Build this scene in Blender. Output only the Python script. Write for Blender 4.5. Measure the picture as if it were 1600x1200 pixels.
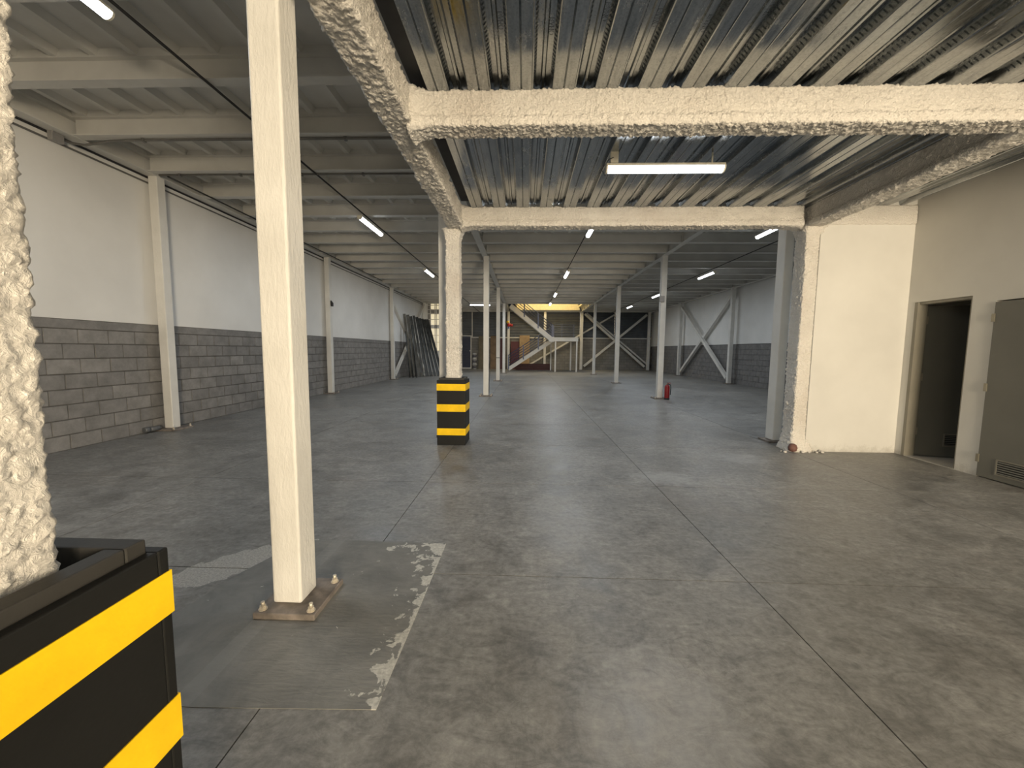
import bpy, math, random
import numpy as np
from mathutils import Vector, Matrix, noise as mnoise

random.seed(7)
for _o in list(bpy.data.objects):
    bpy.data.objects.remove(_o)
scene = bpy.context.scene
COL = scene.collection

# ------------------------------------------------------------------ camera
cam_data = bpy.data.cameras.new('camera')
cam_data.sensor_fit = 'HORIZONTAL'
cam_data.sensor_width = 36.0
cam_data.lens = 36.0 * 610.0 / 1600.0
cam_data.clip_start = 0.02
cam = bpy.data.objects.new('camera', cam_data)
COL.objects.link(cam)
_r = (0.9994291351, 0.0326464157, 0.0086957136)
_d = (0.0114934351, -0.0865130016, -0.9961844214)
_f = (-0.0317695584, 0.9957156783, -0.0868388338)
cam.matrix_world = Matrix(((_r[0], -_d[0], -_f[0], 0.0),
                           (_r[1], -_d[1], -_f[1], 0.0),
                           (_r[2], -_d[2], -_f[2], 1.42),
                           (0, 0, 0, 1)))
scene.camera = cam

# ------------------------------------------------------------------ world, daylight, exposure
world = bpy.data.worlds.new('world')
scene.world = world
world.use_nodes = True
world.node_tree.nodes['Background'].inputs['Color'].default_value = (1.0, 0.86, 0.66, 1)
world.node_tree.nodes['Background'].inputs['Strength'].default_value = 1.2
scene.view_settings.view_transform = 'Standard'
scene.view_settings.look = 'None'
scene.view_settings.gamma = 1.0
scene.view_settings.use_curve_mapping = False
scene.view_settings.exposure = 0.0
try:
    scene.cycles.use_denoising = True
    scene.cycles.denoiser = 'OPENIMAGEDENOISE'
    scene.cycles.max_bounces = 8
    scene.cycles.diffuse_bounces = 5
    scene.cycles.glossy_bounces = 4
    scene.cycles.sample_clamp_indirect = 6.0
except Exception:
    pass

def area_light(name, loc, rot, sx, sy, power, color, parent=None):
    ld = bpy.data.lights.new(name, 'AREA')
    ld.shape = 'RECTANGLE'
    ld.size, ld.size_y = sx, sy
    ld.energy = power
    ld.color = color
    o = bpy.data.objects.new(name, ld)
    COL.objects.link(o)
    o.location = loc
    o.rotation_euler = rot
    if parent is not None:
        o.parent = parent
    return o

# daylight entering through the open loading gate behind the viewer
area_light('gate_daylight', (3.9, -7.6, 1.6), (math.radians(90), 0, 0), 2.3, 2.9, 1500, (1.0, 0.84, 0.62))

LED_COL = (0.84, 0.92, 1.0)
LED_POWER = 40.0

# ------------------------------------------------------------------ node helpers
class NM:
    def __init__(self, name):
        self.m = bpy.data.materials.new(name)
        self.m.use_nodes = True
        self.t = self.m.node_tree
        self.b = self.t.nodes['Principled BSDF']
    def n(self, typ, **props):
        nd = self.t.nodes.new(typ)
        for k, v in props.items():
            setattr(nd, k, v)
        return nd
    def link(self, a, b):
        self.t.links.new(a, b)
    def put(self, sock, v):
        if hasattr(v, 'is_output'):
            self.link(v, sock)
        elif isinstance(v, (tuple, list)) and len(v) == 3 and sock.type == 'RGBA':
            sock.default_value = (*v, 1)
        else:
            sock.default_value = v
    def pos(self):
        return self.n('ShaderNodeNewGeometry').outputs['Position']
    def objc(self):
        return self.n('ShaderNodeTexCoord').outputs['Object']
    def scaled(self, vec, s):
        nd = self.n('ShaderNodeVectorMath', operation='MULTIPLY')
        self.put(nd.inputs[0], vec)
        nd.inputs[1].default_value = s
        return nd.outputs[0]
    def noise(self, vec, scale, detail=4, rough=0.55, dist=0.0):
        nd = self.n('ShaderNodeTexNoise')
        self.put(nd.inputs['Vector'], vec)
        nd.inputs['Scale'].default_value = scale
        nd.inputs['Detail'].default_value = detail
        nd.inputs['Roughness'].default_value = rough
        nd.inputs['Distortion'].default_value = dist
        return nd.outputs[0]
    def voro(self, vec, scale, feature='F1'):
        nd = self.n('ShaderNodeTexVoronoi', feature=feature)
        self.put(nd.inputs['Vector'], vec)
        nd.inputs['Scale'].default_value = scale
        return nd.outputs['Distance']
    def ramp(self, fac, pts):
        nd = self.n('ShaderNodeValToRGB')
        self.put(nd.inputs[0], fac)
        cr = nd.color_ramp
        while len(cr.elements) < len(pts):
            cr.elements.new(0.5)
        for e, (p, c) in zip(cr.elements, pts):
            e.position = p
            e.color = (c, c, c, 1) if not isinstance(c, (tuple, list)) else (*c, 1)
        return nd.outputs[0]
    def math(self, op, a, b=0.0, clamp=False):
        nd = self.n('ShaderNodeMath', operation=op, use_clamp=clamp)
        self.put(nd.inputs[0], a)
        self.put(nd.inputs[1], b)
        return nd.outputs[0]
    def mix(self, fac, a, b, mode='MIX'):
        nd = self.n('ShaderNodeMix', data_type='RGBA', blend_type=mode)
        self.put(nd.inputs[0], fac)
        self.put(nd.inputs[6], a)
        self.put(nd.inputs[7], b)
        return nd.outputs[2]
    def xyz(self, vec):
        nd = self.n('ShaderNodeSeparateXYZ')
        self.put(nd.inputs[0], vec)
        return nd.outputs
    def rnd(self):
        return self.n('ShaderNodeObjectInfo').outputs['Random']
    def bump(self, h, strength=0.3, dist=0.01):
        nd = self.n('ShaderNodeBump')
        nd.inputs['Strength'].default_value = strength
        nd.inputs['Distance'].default_value = dist
        self.put(nd.inputs['Height'], h)
        self.link(nd.outputs[0], self.b.inputs['Normal'])
    def fin(self, color=None, rough=None, metal=None):
        if color is not None: self.put(self.b.inputs['Base Color'], color)
        if rough is not None: self.put(self.b.inputs['Roughness'], rough)
        if metal is not None: self.put(self.b.inputs['Metallic'], metal)
        return self.m

MAT = {}
def simple(name, col, rough=0.6, metal=0.0, var=0.12, scale=8.0, bump=0.1, bscale=40.0, bdist=0.004):
    k = NM(name)
    p = k.pos()
    n = k.noise(p, scale, 5)
    lo = tuple(c * (1 - var) for c in col)
    hi = tuple(min(1, c * (1 + var)) for c in col)
    c = k.ramp(n, [(0.3, lo), (0.7, hi)])
    if bump:
        k.bump(k.noise(p, bscale, 4), bump, bdist)
    MAT[name] = k.fin(c, rough, metal)
    return MAT[name]

# --- polished concrete floor
def make_floor_mat():
    k = NM('concrete_floor')
    p = k.pos()
    big = k.noise(p, 0.55, 5, 0.6, 0.6)
    mid = k.noise(p, 3.2, 8, 0.68, 0.8)
    fine = k.noise(p, 26.0, 6, 0.7)
    c = k.ramp(big, [(0.28, (0.16, 0.157, 0.148)), (0.5, (0.215, 0.209, 0.195)), (0.72, (0.27, 0.261, 0.243))])
    c = k.mix(0.9, c, k.ramp(mid, [(0.28, 0.30), (0.48, 0.5), (0.72, 0.70)]), 'OVERLAY')
    c = k.mix(0.8, c, k.ramp(fine, [(0.3, 0.33), (0.5, 0.5), (0.7, 0.66)]), 'OVERLAY')
    brush = k.noise(k.scaled(p, (0.5, 1.0, 1)), 11.0, 8, 0.78, 1.6)
    c = k.mix(0.8, c, k.ramp(brush, [(0.34, 0.32), (0.5, 0.5), (0.66, 0.66)]), 'OVERLAY')
    # pale zones in the drive lane: lamp reflections and wear painted into the colour
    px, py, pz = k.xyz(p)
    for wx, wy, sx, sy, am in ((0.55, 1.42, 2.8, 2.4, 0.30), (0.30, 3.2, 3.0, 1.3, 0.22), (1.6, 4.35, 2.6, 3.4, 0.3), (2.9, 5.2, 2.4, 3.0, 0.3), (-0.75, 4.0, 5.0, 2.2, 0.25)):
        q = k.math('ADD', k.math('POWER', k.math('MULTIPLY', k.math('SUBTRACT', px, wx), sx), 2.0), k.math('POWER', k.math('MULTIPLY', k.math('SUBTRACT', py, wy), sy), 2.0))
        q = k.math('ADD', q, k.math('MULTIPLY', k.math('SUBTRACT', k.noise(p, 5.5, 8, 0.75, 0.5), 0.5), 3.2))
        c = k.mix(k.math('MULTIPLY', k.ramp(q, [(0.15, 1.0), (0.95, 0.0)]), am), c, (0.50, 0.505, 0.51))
    # scratches: thin iso-lines of stretched noise
    for sc, s, w, d in (((1.0, 3.2, 1), 2.6, 0.0035, 0.62), ((3.4, 0.8, 1), 3.0, 0.003, 0.66)):
        ln = k.noise(k.scaled(p, sc), s, 2, 0.5, 0.6)
        a = k.math('ABSOLUTE', k.math('SUBTRACT', ln, 0.5))
        m = k.math('LESS_THAN', a, w)
        gate = k.ramp(k.noise(p, 1.3, 2), [(0.45, 0.0), (0.6, 1.0)])
        c = k.mix(k.math('MULTIPLY', k.math('MULTIPLY', m, gate), 0.28), c, (0.09, 0.085, 0.075))
    # pale scuffs
    sc_n = k.noise(k.scaled(p, (1, 0.7, 1)), 1.15, 9, 0.72, 0.4)
    c = k.mix(k.math('MULTIPLY', k.ramp(sc_n, [(0.60, 0.0), (0.72, 1.0)]), 0.35), c, (0.40, 0.39, 0.37))
    # brownish tyre stain zones
    br = k.noise(p, 0.9, 4, 0.6, 0.3)
    c = k.mix(k.math('MULTIPLY', k.ramp(br, [(0.56, 0.0), (0.75, 1.0)]), 0.35), c, (0.17, 0.135, 0.105))
    # exposed rough concrete left of the near column
    x, y, z = k.xyz(p)
    u = k.math('ADD', k.math('MULTIPLY', k.math('ADD', x, 1.85), 0.62), k.math('MULTIPLY', k.math('SUBTRACT', y, 2.42), -0.78))
    v = k.math('ADD', k.math('MULTIPLY', k.math('ADD', x, 1.85), 0.78), k.math('MULTIPLY', k.math('SUBTRACT', y, 2.42), 0.62))
    r = k.math('ADD', k.math('POWER', k.math('MULTIPLY', u, 5.5), 2.0), k.math('POWER', k.math('MULTIPLY', v, 1.9), 2.0))
    r = k.math('ADD', r, k.math('MULTIPLY', k.math('SUBTRACT', k.noise(p, 7, 5), 0.5), 2.2))
    msk = k.math('LESS_THAN', r, 0.8)
    c = k.mix(msk, c, k.ramp(k.noise(p, 90, 3), [(0.3, (0.25, 0.24, 0.22)), (0.7, (0.52, 0.50, 0.46))]))
    c = k.mix(0.12, c, k.ramp(k.rnd(), [(0, 0.35), (1, 0.65)]), 'OVERLAY')
    rr = k.ramp(mid, [(0.3, 0.34), (0.7, 0.56)])
    k.bump(k.noise(p, 14, 8, 0.65), 0.12, 0.006)
    k.b.inputs['Specular IOR Level'].default_value = 0.55
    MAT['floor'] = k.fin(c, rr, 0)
make_floor_mat()

def make_pad_mat():
    k = NM('painted_pad')
    p = k.pos()
    c = k.ramp(k.noise(p, 4, 7, 0.65, 0.6), [(0.3, (0.150, 0.149, 0.140)), (0.7, (0.255, 0.250, 0.230))])
    x, y, z = k.xyz(p)
    # chipped pale edge on the side towards the drive lane
    e = k.math('MULTIPLY', k.math('ADD', x, 0.565), -1.0)
    ey = k.math('MULTIPLY', k.math('SUBTRACT', 2.72, y), 0.45)
    e2 = k.math('MINIMUM', e, k.math('MAXIMUM', ey, k.math('MULTIPLY', e, 0.35)))
    e3 = k.math('MINIMUM', k.math('POWER', k.math('MULTIPLY', e2, 8.0), 0.6), 1.5)
    chip = k.math('ADD', k.noise(p, 11, 6, 0.62, 0.4), k.math('MULTIPLY', e3, -0.2))
    c = k.mix(k.ramp(chip, [(0.40, 0.0), (0.415, 1.0)]), c, k.ramp(k.noise(p, 60, 3), [(0.3, (0.42, 0.41, 0.37)), (0.7, (0.66, 0.64, 0.58))]))
    strip = k.math('LESS_THAN', k.math('ABSOLUTE', k.math('ADD', x, 1.36)), 0.045)
    c = k.mix(k.math('MULTIPLY', strip, 0.18), c, (0.36, 0.36, 0.34))
    k.bump(k.noise(k.scaled(p, (0.35, 1.6, 1)), 26, 5, 0.6, 0.5), 0.5, 0.006)
    MAT['pad'] = k.fin(c, 0.62, 0)
make_pad_mat()

def make_spray_mat():
    k = NM('sprayed_fireproofing')
    p = k.pos()
    c = k.ramp(k.noise(p, 3.0, 6), [(0.3, (0.80, 0.755, 0.68)), (0.7, (0.90, 0.86, 0.785))])
    dirt = k.noise(p, 1.3, 4)
    c = k.mix(k.math('MULTIPLY', k.ramp(dirt, [(0.55, 0.0), (0.75, 1.0)]), 0.35), c, (0.62, 0.53, 0.45))
    h = k.math('ADD', k.noise(p, 52, 6, 0.72, 1.5), k.math('MULTIPLY', k.voro(p, 60), 0.7))
    k.bump(h, 0.75, 0.026)
    MAT['spray'] = k.fin(c, 0.95, 0)
make_spray_mat()

def make_white_steel():
    k = NM('white_painted_steel')
    p = k.pos()
    c = k.ramp(k.noise(p, 2.0, 5), [(0.3, (0.63, 0.615, 0.57)), (0.7, (0.75, 0.735, 0.69))])
    sc = k.noise(k.scaled(p, (1, 1, 2.5)), 9, 7, 0.75)
    c = k.mix(k.math('MULTIPLY', k.ramp(sc, [(0.70, 0.0), (0.76, 1.0)]), 0.5), c, (0.30, 0.27, 0.23))
    k.bump(k.noise(k.scaled(p, (1, 1, 0.3)), 55, 5, 0.62, 0.4), 0.55, 0.008)
    MAT['white_steel'] = k.fin(c, 0.5, 0)
    k2 = NM('ceiling_paint')
    p = k2.pos()
    c = k2.ramp(k2.noise(p, 2.0, 5), [(0.3, (0.54, 0.53, 0.495)), (0.7, (0.64, 0.63, 0.59))])
    k2.bump(k2.noise(p, 60, 4), 0.15, 0.004)
    MAT['ceiling_paint'] = k2.fin(c, 0.6, 0)
make_white_steel()

def make_galv():
    k = NM('galvanised_deck')
    p = k.pos()
    spang = k.voro(p, 55)
    streak = k.noise(k.scaled(p, (6, 0.7, 6)), 5, 6, 0.65)
    c = k.ramp(streak, [(0.25, (0.24, 0.26, 0.275)), (0.75, (0.40, 0.415, 0.42))])
    c = k.mix(0.25, c, k.ramp(spang, [(0, 0.25), (0.6, 0.75)]), 'OVERLAY')
    wht = k.noise(k.scaled(p, (1.5, 0.8, 1)), 4.5, 8, 0.75)
    c = k.mix(k.math('MULTIPLY', k.ramp(wht, [(0.60, 0.0), (0.76, 1.0)]), 0.3), c, (0.55, 0.55, 0.52))
    r = k.math('ADD', k.ramp(streak, [(0.3, 0.13), (0.7, 0.26)]), k.math('MULTIPLY', k.ramp(wht, [(0.55, 0.0), (0.72, 1.0)]), 0.25))
    k.bump(k.noise(k.scaled(p, (4, 0.6, 4)), 6, 3), 0.08, 0.01)
    MAT['galv'] = k.fin(c, r, 1.0)
make_galv()

def make_wall_white():
    k = NM('white_wall_paint')
    p = k.pos()
    c = k.ramp(k.noise(p, 1.1, 5), [(0.3, (0.70, 0.69, 0.66)), (0.7, (0.78, 0.77, 0.74))])
    x, y, z = k.xyz(p)
    low = k.math('ADD', k.math('MULTIPLY', z, 2.3), k.math('MULTIPLY', k.noise(p, 9, 6, 0.7), 1.1))
    c = k.mix(k.math('MULTIPLY', k.ramp(low, [(0.55, 1.0), (0.85, 0.0)]), 0.35), c, (0.45, 0.42, 0.37))
    k.bump(k.noise(p, 120, 3), 0.12, 0.003)
    MAT['wall'] = k.fin(c, 0.75, 0)
    k = NM('cream_wall_paint')
    p = k.pos()
    c = k.ramp(k.noise(p, 1.1, 5), [(0.3, (0.60, 0.585, 0.54)), (0.7, (0.68, 0.665, 0.615))])
    x, y, z = k.xyz(p)
    low = k.math('ADD', k.math('MULTIPLY', z, 2.6), k.math('MULTIPLY', k.noise(p, 11, 7, 0.75), 1.1))
    c = k.mix(k.math('MULTIPLY', k.ramp(low, [(0.5, 1.0), (0.8, 0.0)]), 0.55), c, (0.36, 0.335, 0.29))
    k.bump(k.noise(p, 120, 3), 0.12, 0.003)
    MAT['wall_cream'] = k.fin(c, 0.75, 0)
make_wall_white()

def make_block():
    k = NM('concrete_block')
    p = k.pos()
    base = k.ramp(k.rnd(), [(0, (0.185, 0.179, 0.172)), (0.5, (0.21, 0.203, 0.195)), (1, (0.24, 0.231, 0.22))])
    c = k.mix(0.6, base, k.ramp(k.noise(p, 5, 7, 0.7), [(0.3, 0.3), (0.7, 0.7)]), 'OVERLAY')
    k.bump(k.noise(p, 60, 5, 0.7), 0.5, 0.006)
    MAT['block'] = k.fin(c, 0.92, 0)
    # flat block texture for walls too far away to tell the blocks apart
    k = NM('concrete_block_far')
    p = k.pos()
    sw = k.n('ShaderNodeCombineXYZ')
    x, y, z = k.xyz(p)
    k.link(x, sw.inputs[0]); k.link(z, sw.inputs[1])
    br = k.n('ShaderNodeTexBrick')
    k.link(sw.outputs[0], br.inputs['Vector'])
    br.inputs['Scale'].default_value = 1.0
    br.inputs['Brick Width'].default_value = 0.4
    br.inputs['Row Height'].default_value = 0.2
    br.inputs['Mortar Size'].default_value = 0.012
    br.inputs['Color1'].default_value = (0.25, 0.24, 0.22, 1)
    br.inputs['Color2'].default_value = (0.20, 0.193, 0.18, 1)
    br.inputs['Mortar'].default_value = (0.15, 0.145, 0.135, 1)
    c = k.mix(0.6, br.outputs[0], k.ramp(k.noise(p, 1.5, 6), [(0.3, 0.35), (0.7, 0.65)]), 'OVERLAY')
    k.bump(k.noise(p, 40, 4), 0.3, 0.005)
    MAT['block_far'] = k.fin(c, 0.9, 0)
make_block()

def make_paint(name, col, chip, rough, amt):
    k = NM(name)
    p = k.pos()
    c = k.ramp(k.noise(p, 6, 6), [(0.3, tuple(v * 0.85 for v in col)), (0.7, tuple(min(1, v * 1.1) for v in col))])
    s = k.noise(p, 22, 7, 0.75)
    c = k.mix(k.math('MULTIPLY', k.ramp(s, [(0.70, 0.0), (0.73, 1.0)]), amt), c, chip)
    k.bump(k.noise(p, 70, 5), 0.2, 0.003)
    k.b.inputs['Specular IOR Level'].default_value = 0.25
    MAT[name] = k.fin(c, rough, 0)
make_paint('black_paint', (0.012, 0.012, 0.011), (0.18, 0.17, 0.15), 0.55, 0.5)
make_paint('yellow_paint', (0.88, 0.56, 0.01), (0.42, 0.28, 0.03), 0.5, 0.5)
make_paint('dusty_black', (0.042, 0.040, 0.036), (0.3, 0.28, 0.25), 0.6, 0.6)
simple('mortar', (0.115, 0.11, 0.104), 0.95, bump=0.4)
simple('joint', (0.035, 0.033, 0.030), 0.95)
simple('rust_plate', (0.22, 0.19, 0.165), 0.7, 0.3, 0.35, 14, 0.4)
simple('bolt_steel', (0.62, 0.56, 0.46), 0.5, 0.5, 0.2, 40)
simple('door_paint', (0.145, 0.142, 0.120), 0.5, 0.0, 0.06, 3, 0.05)
simple('door_frame_paint', (0.22, 0.205, 0.165), 0.5, 0.0, 0.06, 3, 0.05)
simple('grille_dark', (0.10, 0.095, 0.08), 0.5)
simple('void_dark', (0.02, 0.02, 0.02), 0.9, bump=0)
simple('hinge_steel', (0.30, 0.28, 0.22), 0.4, 0.7)
simple('tile_floor', (0.52, 0.50, 0.46), 0.35)
simple('restroom_wall', (0.40, 0.40, 0.38), 0.8)
simple('navy_sheet', (0.085, 0.095, 0.105), 0.45, 0.0, 0.2, 2)
simple('navy_metal', (0.055, 0.065, 0.11), 0.4, 0.2)
simple('rail_blue', (0.075, 0.095, 0.17), 0.4, 0.1)
simple('conduit', (0.17, 0.165, 0.155), 0.5, 0.5)
simple('black_cable', (0.02, 0.02, 0.02), 0.6)
simple('grey_box', (0.28, 0.27, 0.26), 0.5, 0.2)
simple('dark_steel', (0.085, 0.09, 0.09), 0.5, 0.5, 0.35, 5)
simple('pale_steel', (0.45, 0.45, 0.43), 0.45, 0.5, 0.2, 5)
simple('extinguisher_red', (0.28, 0.012, 0.015), 0.35)
simple('red_tile', (0.15, 0.07, 0.055), 0.7)
simple('maroon', (0.09, 0.022, 0.027), 0.6)
simple('maroon_dark', (0.075, 0.022, 0.024), 0.6)
simple('wood_brown', (0.155, 0.10, 0.052), 0.6, 0, 0.25, 3)
simple('wood_tan', (0.34, 0.235, 0.125), 0.6, 0, 0.2, 3)
simple('wood_olive', (0.13, 0.11, 0.07), 0.6, 0, 0.2, 3)
simple('bucket_white', (0.66, 0.66, 0.66), 0.4)
simple('bucket_print', (0.12, 0.12, 0.14), 0.5)
simple('pvc_grey', (0.10, 0.105, 0.11), 0.4)
simple('red_plastic', (0.50, 0.035, 0.03), 0.4)
simple('yellow_plastic', (0.85, 0.55, 0.03), 0.4)
simple('blue_plastic', (0.05, 0.12, 0.4), 0.4)
simple('housing', (0.78, 0.74, 0.62), 0.4)
simple('slab_concrete', (0.10, 0.10, 0.10), 0.95)
simple('asphalt', (0.16, 0.15, 0.14), 0.95)
simple('cream_wall', (0.80, 0.70, 0.42), 0.8)
def emit(name, col, s):
    k = NM(name)
    k.b.inputs['Base Color'].default_value = (0.8, 0.8, 0.8, 1)
    k.b.inputs['Emission Color'].default_value = (*col, 1)
    k.b.inputs['Emission Strength'].default_value = s
    n = k.noise(k.pos(), 3, 2)
    k.put(k.b.inputs['Roughness'], k.ramp(n, [(0, 0.35), (1, 0.45)]))
    MAT[name] = k.m
emit('led_lens', (0.90, 0.95, 1.0), 9.0)
emit('daylit_pane', (1.0, 0.84, 0.50), 0.55)

# ------------------------------------------------------------------ mesh helpers
def origin_of(o):
    v = Vector((0, 0, 0))
    while o is not None:
        v += o.location
        o = o.parent
    return v

class MB:
    def __init__(self):
        self.v = []; self.f = []; self.sm = []
    def box(self, x0, x1, y0, y1, z0, z1):
        b = len(self.v)
        self.v += [(x0, y0, z0), (x1, y0, z0), (x1, y1, z0), (x0, y1, z0),
                   (x0, y0, z1), (x1, y0, z1), (x1, y1, z1), (x0, y1, z1)]
        for q in ((0, 3, 2, 1), (4, 5, 6, 7), (0, 1, 5, 4), (1, 2, 6, 5), (2, 3, 7, 6), (3, 0, 4, 7)):
            self.f.append(tuple(b + i for i in q)); self.sm.append(False)
        return self
    def obox(self, p0, p1, w, h, up=(0, 0, 1)):
        """bar of section w x h from p0 to p1"""
        p0, p1 = Vector(p0), Vector(p1)
        d = (p1 - p0).normalized()
        up = Vector(up)
        s = d.cross(up)
        if s.length < 1e-4:
            s = d.cross(Vector((1, 0, 0)))
        s.normalize()
        u = s.cross(d).normalized()
        b = len(self.v)
        for p in (p0, p1):
            for a, c in ((-1, -1), (1, -1), (1, 1), (-1, 1)):
                self.v.append(tuple(p + s * (a * w / 2) + u * (c * h / 2)))
        for q in ((0, 3, 2, 1), (4, 5, 6, 7), (0, 1, 5, 4), (1, 2, 6, 5), (2, 3, 7, 6), (3, 0, 4, 7)):
            self.f.append(tuple(b + i for i in q)); self.sm.append(False)
        return self
    def tube(self, pts, r, n=8, r2=None):
        pts = [Vector(p) for p in pts]
        b = len(self.v)
        m = len(pts)
        for i, p in enumerate(pts):
            d = (pts[min(i + 1, m - 1)] - pts[max(i - 1, 0)]).normalized()
            ref = Vector((0, 0, 1)) if abs(d.z) < 0.9 else Vector((1, 0, 0))
            s = d.cross(ref).normalized(); u = s.cross(d).normalized()
            rr = r if r2 is None else r + (r2 - r) * i / (m - 1)
            for j in range(n):
                a = 2 * math.pi * j / n
                self.v.append(tuple(p + s * (rr * math.cos(a)) + u * (rr * math.sin(a))))
        for i in range(m - 1):
            for j in range(n):
                k = (j + 1) % n
                self.f.append((b + i * n + j, b + i * n + k, b + (i + 1) * n + k, b + (i + 1) * n + j)); self.sm.append(True)
        self.f.append(tuple(b + j for j in reversed(range(n)))); self.sm.append(False)
        self.f.append(tuple(b + (m - 1) * n + j for j in range(n))); self.sm.append(False)
        return self
    def lathe(self, c, prof, n=14, smooth=True):
        """prof: list of (radius, z) bottom to top around the vertical through c"""
        b = len(self.v)
        for r, z in prof:
            for j in range(n):
                a = 2 * math.pi * j / n
                self.v.append((c[0] + r * math.cos(a), c[1] + r * math.sin(a), c[2] + z))
        m = len(prof)
        for i in range(m - 1):
            for j in range(n):
                k = (j + 1) % n
                self.f.append((b + i * n + j, b + i * n + k, b + (i + 1) * n + k, b + (i + 1) * n + j)); self.sm.append(smooth)
        self.f.append(tuple(b + j for j in reversed(range(n)))); self.sm.append(False)
        self.f.append(tuple(b + (m - 1) * n + j for j in range(n))); self.sm.append(False)
        return self
    def prism(self, poly, axis, a0, a1):
        """poly: list of (u, v); axis 'x': (u,v)=(y,z); 'y': (u,v)=(x,z); 'z': (u,v)=(x,y)"""
        b = len(self.v); n = len(poly)
        for a in (a0, a1):
            for u, v in poly:
                self.v.append((a, u, v) if axis == 'x' else (u, a, v) if axis == 'y' else (u, v, a))
        for j in range(n):
            k = (j + 1) % n
            self.f.append((b + j, b + k, b + n + k, b + n + j)); self.sm.append(False)
        self.f.append(tuple(b + j for j in reversed(range(n)))); self.sm.append(False)
        self.f.append(tuple(b + n + j for j in range(n))); self.sm.append(False)
        return self
    def mesh(self, name, off=(0, 0, 0)):
        me = bpy.data.meshes.new(name)
        me.from_pydata([(v[0] - off[0], v[1] - off[1], v[2] - off[2]) for v in self.v], [], self.f)
        me.polygons.foreach_set('use_smooth', self.sm)
        me.update()
        import bmesh
        bm = bmesh.new(); bm.from_mesh(me)
        bmesh.ops.recalc_face_normals(bm, faces=bm.faces)
        bm.to_mesh(me); bm.free()
        return me
    def build(self, name, mat, parent=None):
        if parent is None:
            a = np.array(self.v)
            off = ((a[:, 0].min() + a[:, 0].max()) / 2, (a[:, 1].min() + a[:, 1].max()) / 2, a[:, 2].min())
            o = bpy.data.objects.new(name, self.mesh(name, off))
            o.location = off
        else:
            off = origin_of(parent)
            o = bpy.data.objects.new(name, self.mesh(name, off))
            o.parent = parent
        o.data.materials.append(MAT[mat])
        COL.objects.link(o)
        return o

def tag(o, label, cat, group=None):
    o['label'] = label; o['category'] = cat
    if group: o['group'] = group
    return o
def thing(name, loc, label, cat, group=None):
    o = bpy.data.objects.new(name, None)
    o.empty_display_size = 0.1
    COL.objects.link(o)
    o.location = loc
    return tag(o, label, cat, group)
def struct(o):
    o['kind'] = 'structure'
    return o
def piece(name, mesh, loc, parent):
    o = bpy.data.objects.new(name, mesh)
    COL.objects.link(o)
    o.parent = parent
    o.location = Vector(loc) - origin_of(parent)
    return o
def bev(o, w=0.006, seg=2):
    m = o.modifiers.new('bevel', 'BEVEL'); m.width = w; m.segments = seg; m.limit_method = 'ANGLE'
    return o

# ------------------------------------------------------------------ sprayed fireproofing sweep
def resample(poly, step):
    pts = []
    n = len(poly)
    for i in range(n):
        a = Vector(poly[i]); b = Vector(poly[(i + 1) % n])
        m = max(1, int(round((b - a).length / step)))
        for j in range(m):
            pts.append(a.lerp(b, j / m))
    for _ in range(3):
        q = []
        for i in range(len(pts)):
            q.append(pts[i] * 0.5 + (pts[i - 1] + pts[(i + 1) % len(pts)]) * 0.25)
        pts = q
    return pts
def spray(poly, axis, a0, a1, step, amp, seed, flare_at=(), fm=1.0):
    """poly CCW outline in the plane across the axis; returns MB with a lumpy skin"""
    pts = resample(poly, step)
    n = len(pts)
    area = sum(pts[i].x * pts[(i + 1) % n].y - pts[(i + 1) % n].x * pts[i].y for i in range(n))
    sg = 1 if area > 0 else -1
    nor = []
    for i in range(n):
        t = (pts[(i + 1) % n] - pts[i - 1]).normalized()
        nor.append(Vector((t.y, -t.x)) * sg)
    m = max(2, int(round((a1 - a0) / step)))
    mb = MB()
    so = Vector((seed * 13.7, seed * 5.1, seed * 9.3))
    for i in range(m + 1):
        a = a0 + (a1 - a0) * i / m
        fl = 0.0
        for fa, fr, fw in flare_at:
            fl += fr * max(0.0, 1 - abs(a - fa) / fw) ** 2
        for j in range(n):
            u, v = pts[j]
            p = Vector((a, u, v)) if axis == 'x' else Vector((u, a, v)) if axis == 'y' else Vector((u, v, a))
            q = p + so
            w = Vector((mnoise.noise(q * 11.0), mnoise.noise(q * 11.0 + Vector((7, 3, 1))), mnoise.noise(q * 11.0 + Vector((2, 9, 4))))) * 0.02
            d = mnoise.noise(q * 5.0) * 0.45 + abs(mnoise.noise((q + w) * (22.0 * fm))) * 1.4 + abs(mnoise.noise((q + w) * (46.0 * fm))) * 1.2 - 0.55
            d = d * amp + fl
            u2, v2 = u + nor[j].x * d, v + nor[j].y * d
            mb.v.append((a, u2, v2) if axis == 'x' else (u2, a, v2) if axis == 'y' else (u2, v2, a))
    for i in range(m):
        for j in range(n):
            k = (j + 1) % n
            mb.f.append((i * n + j, i * n + k, (i + 1) * n + k, (i + 1) * n + j)); mb.sm.append(True)
    mb.f.append(tuple(reversed(range(n)))); mb.sm.append(False)
    mb.f.append(tuple(m * n + j for j in range(n))); mb.sm.append(False)
    return mb

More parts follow.
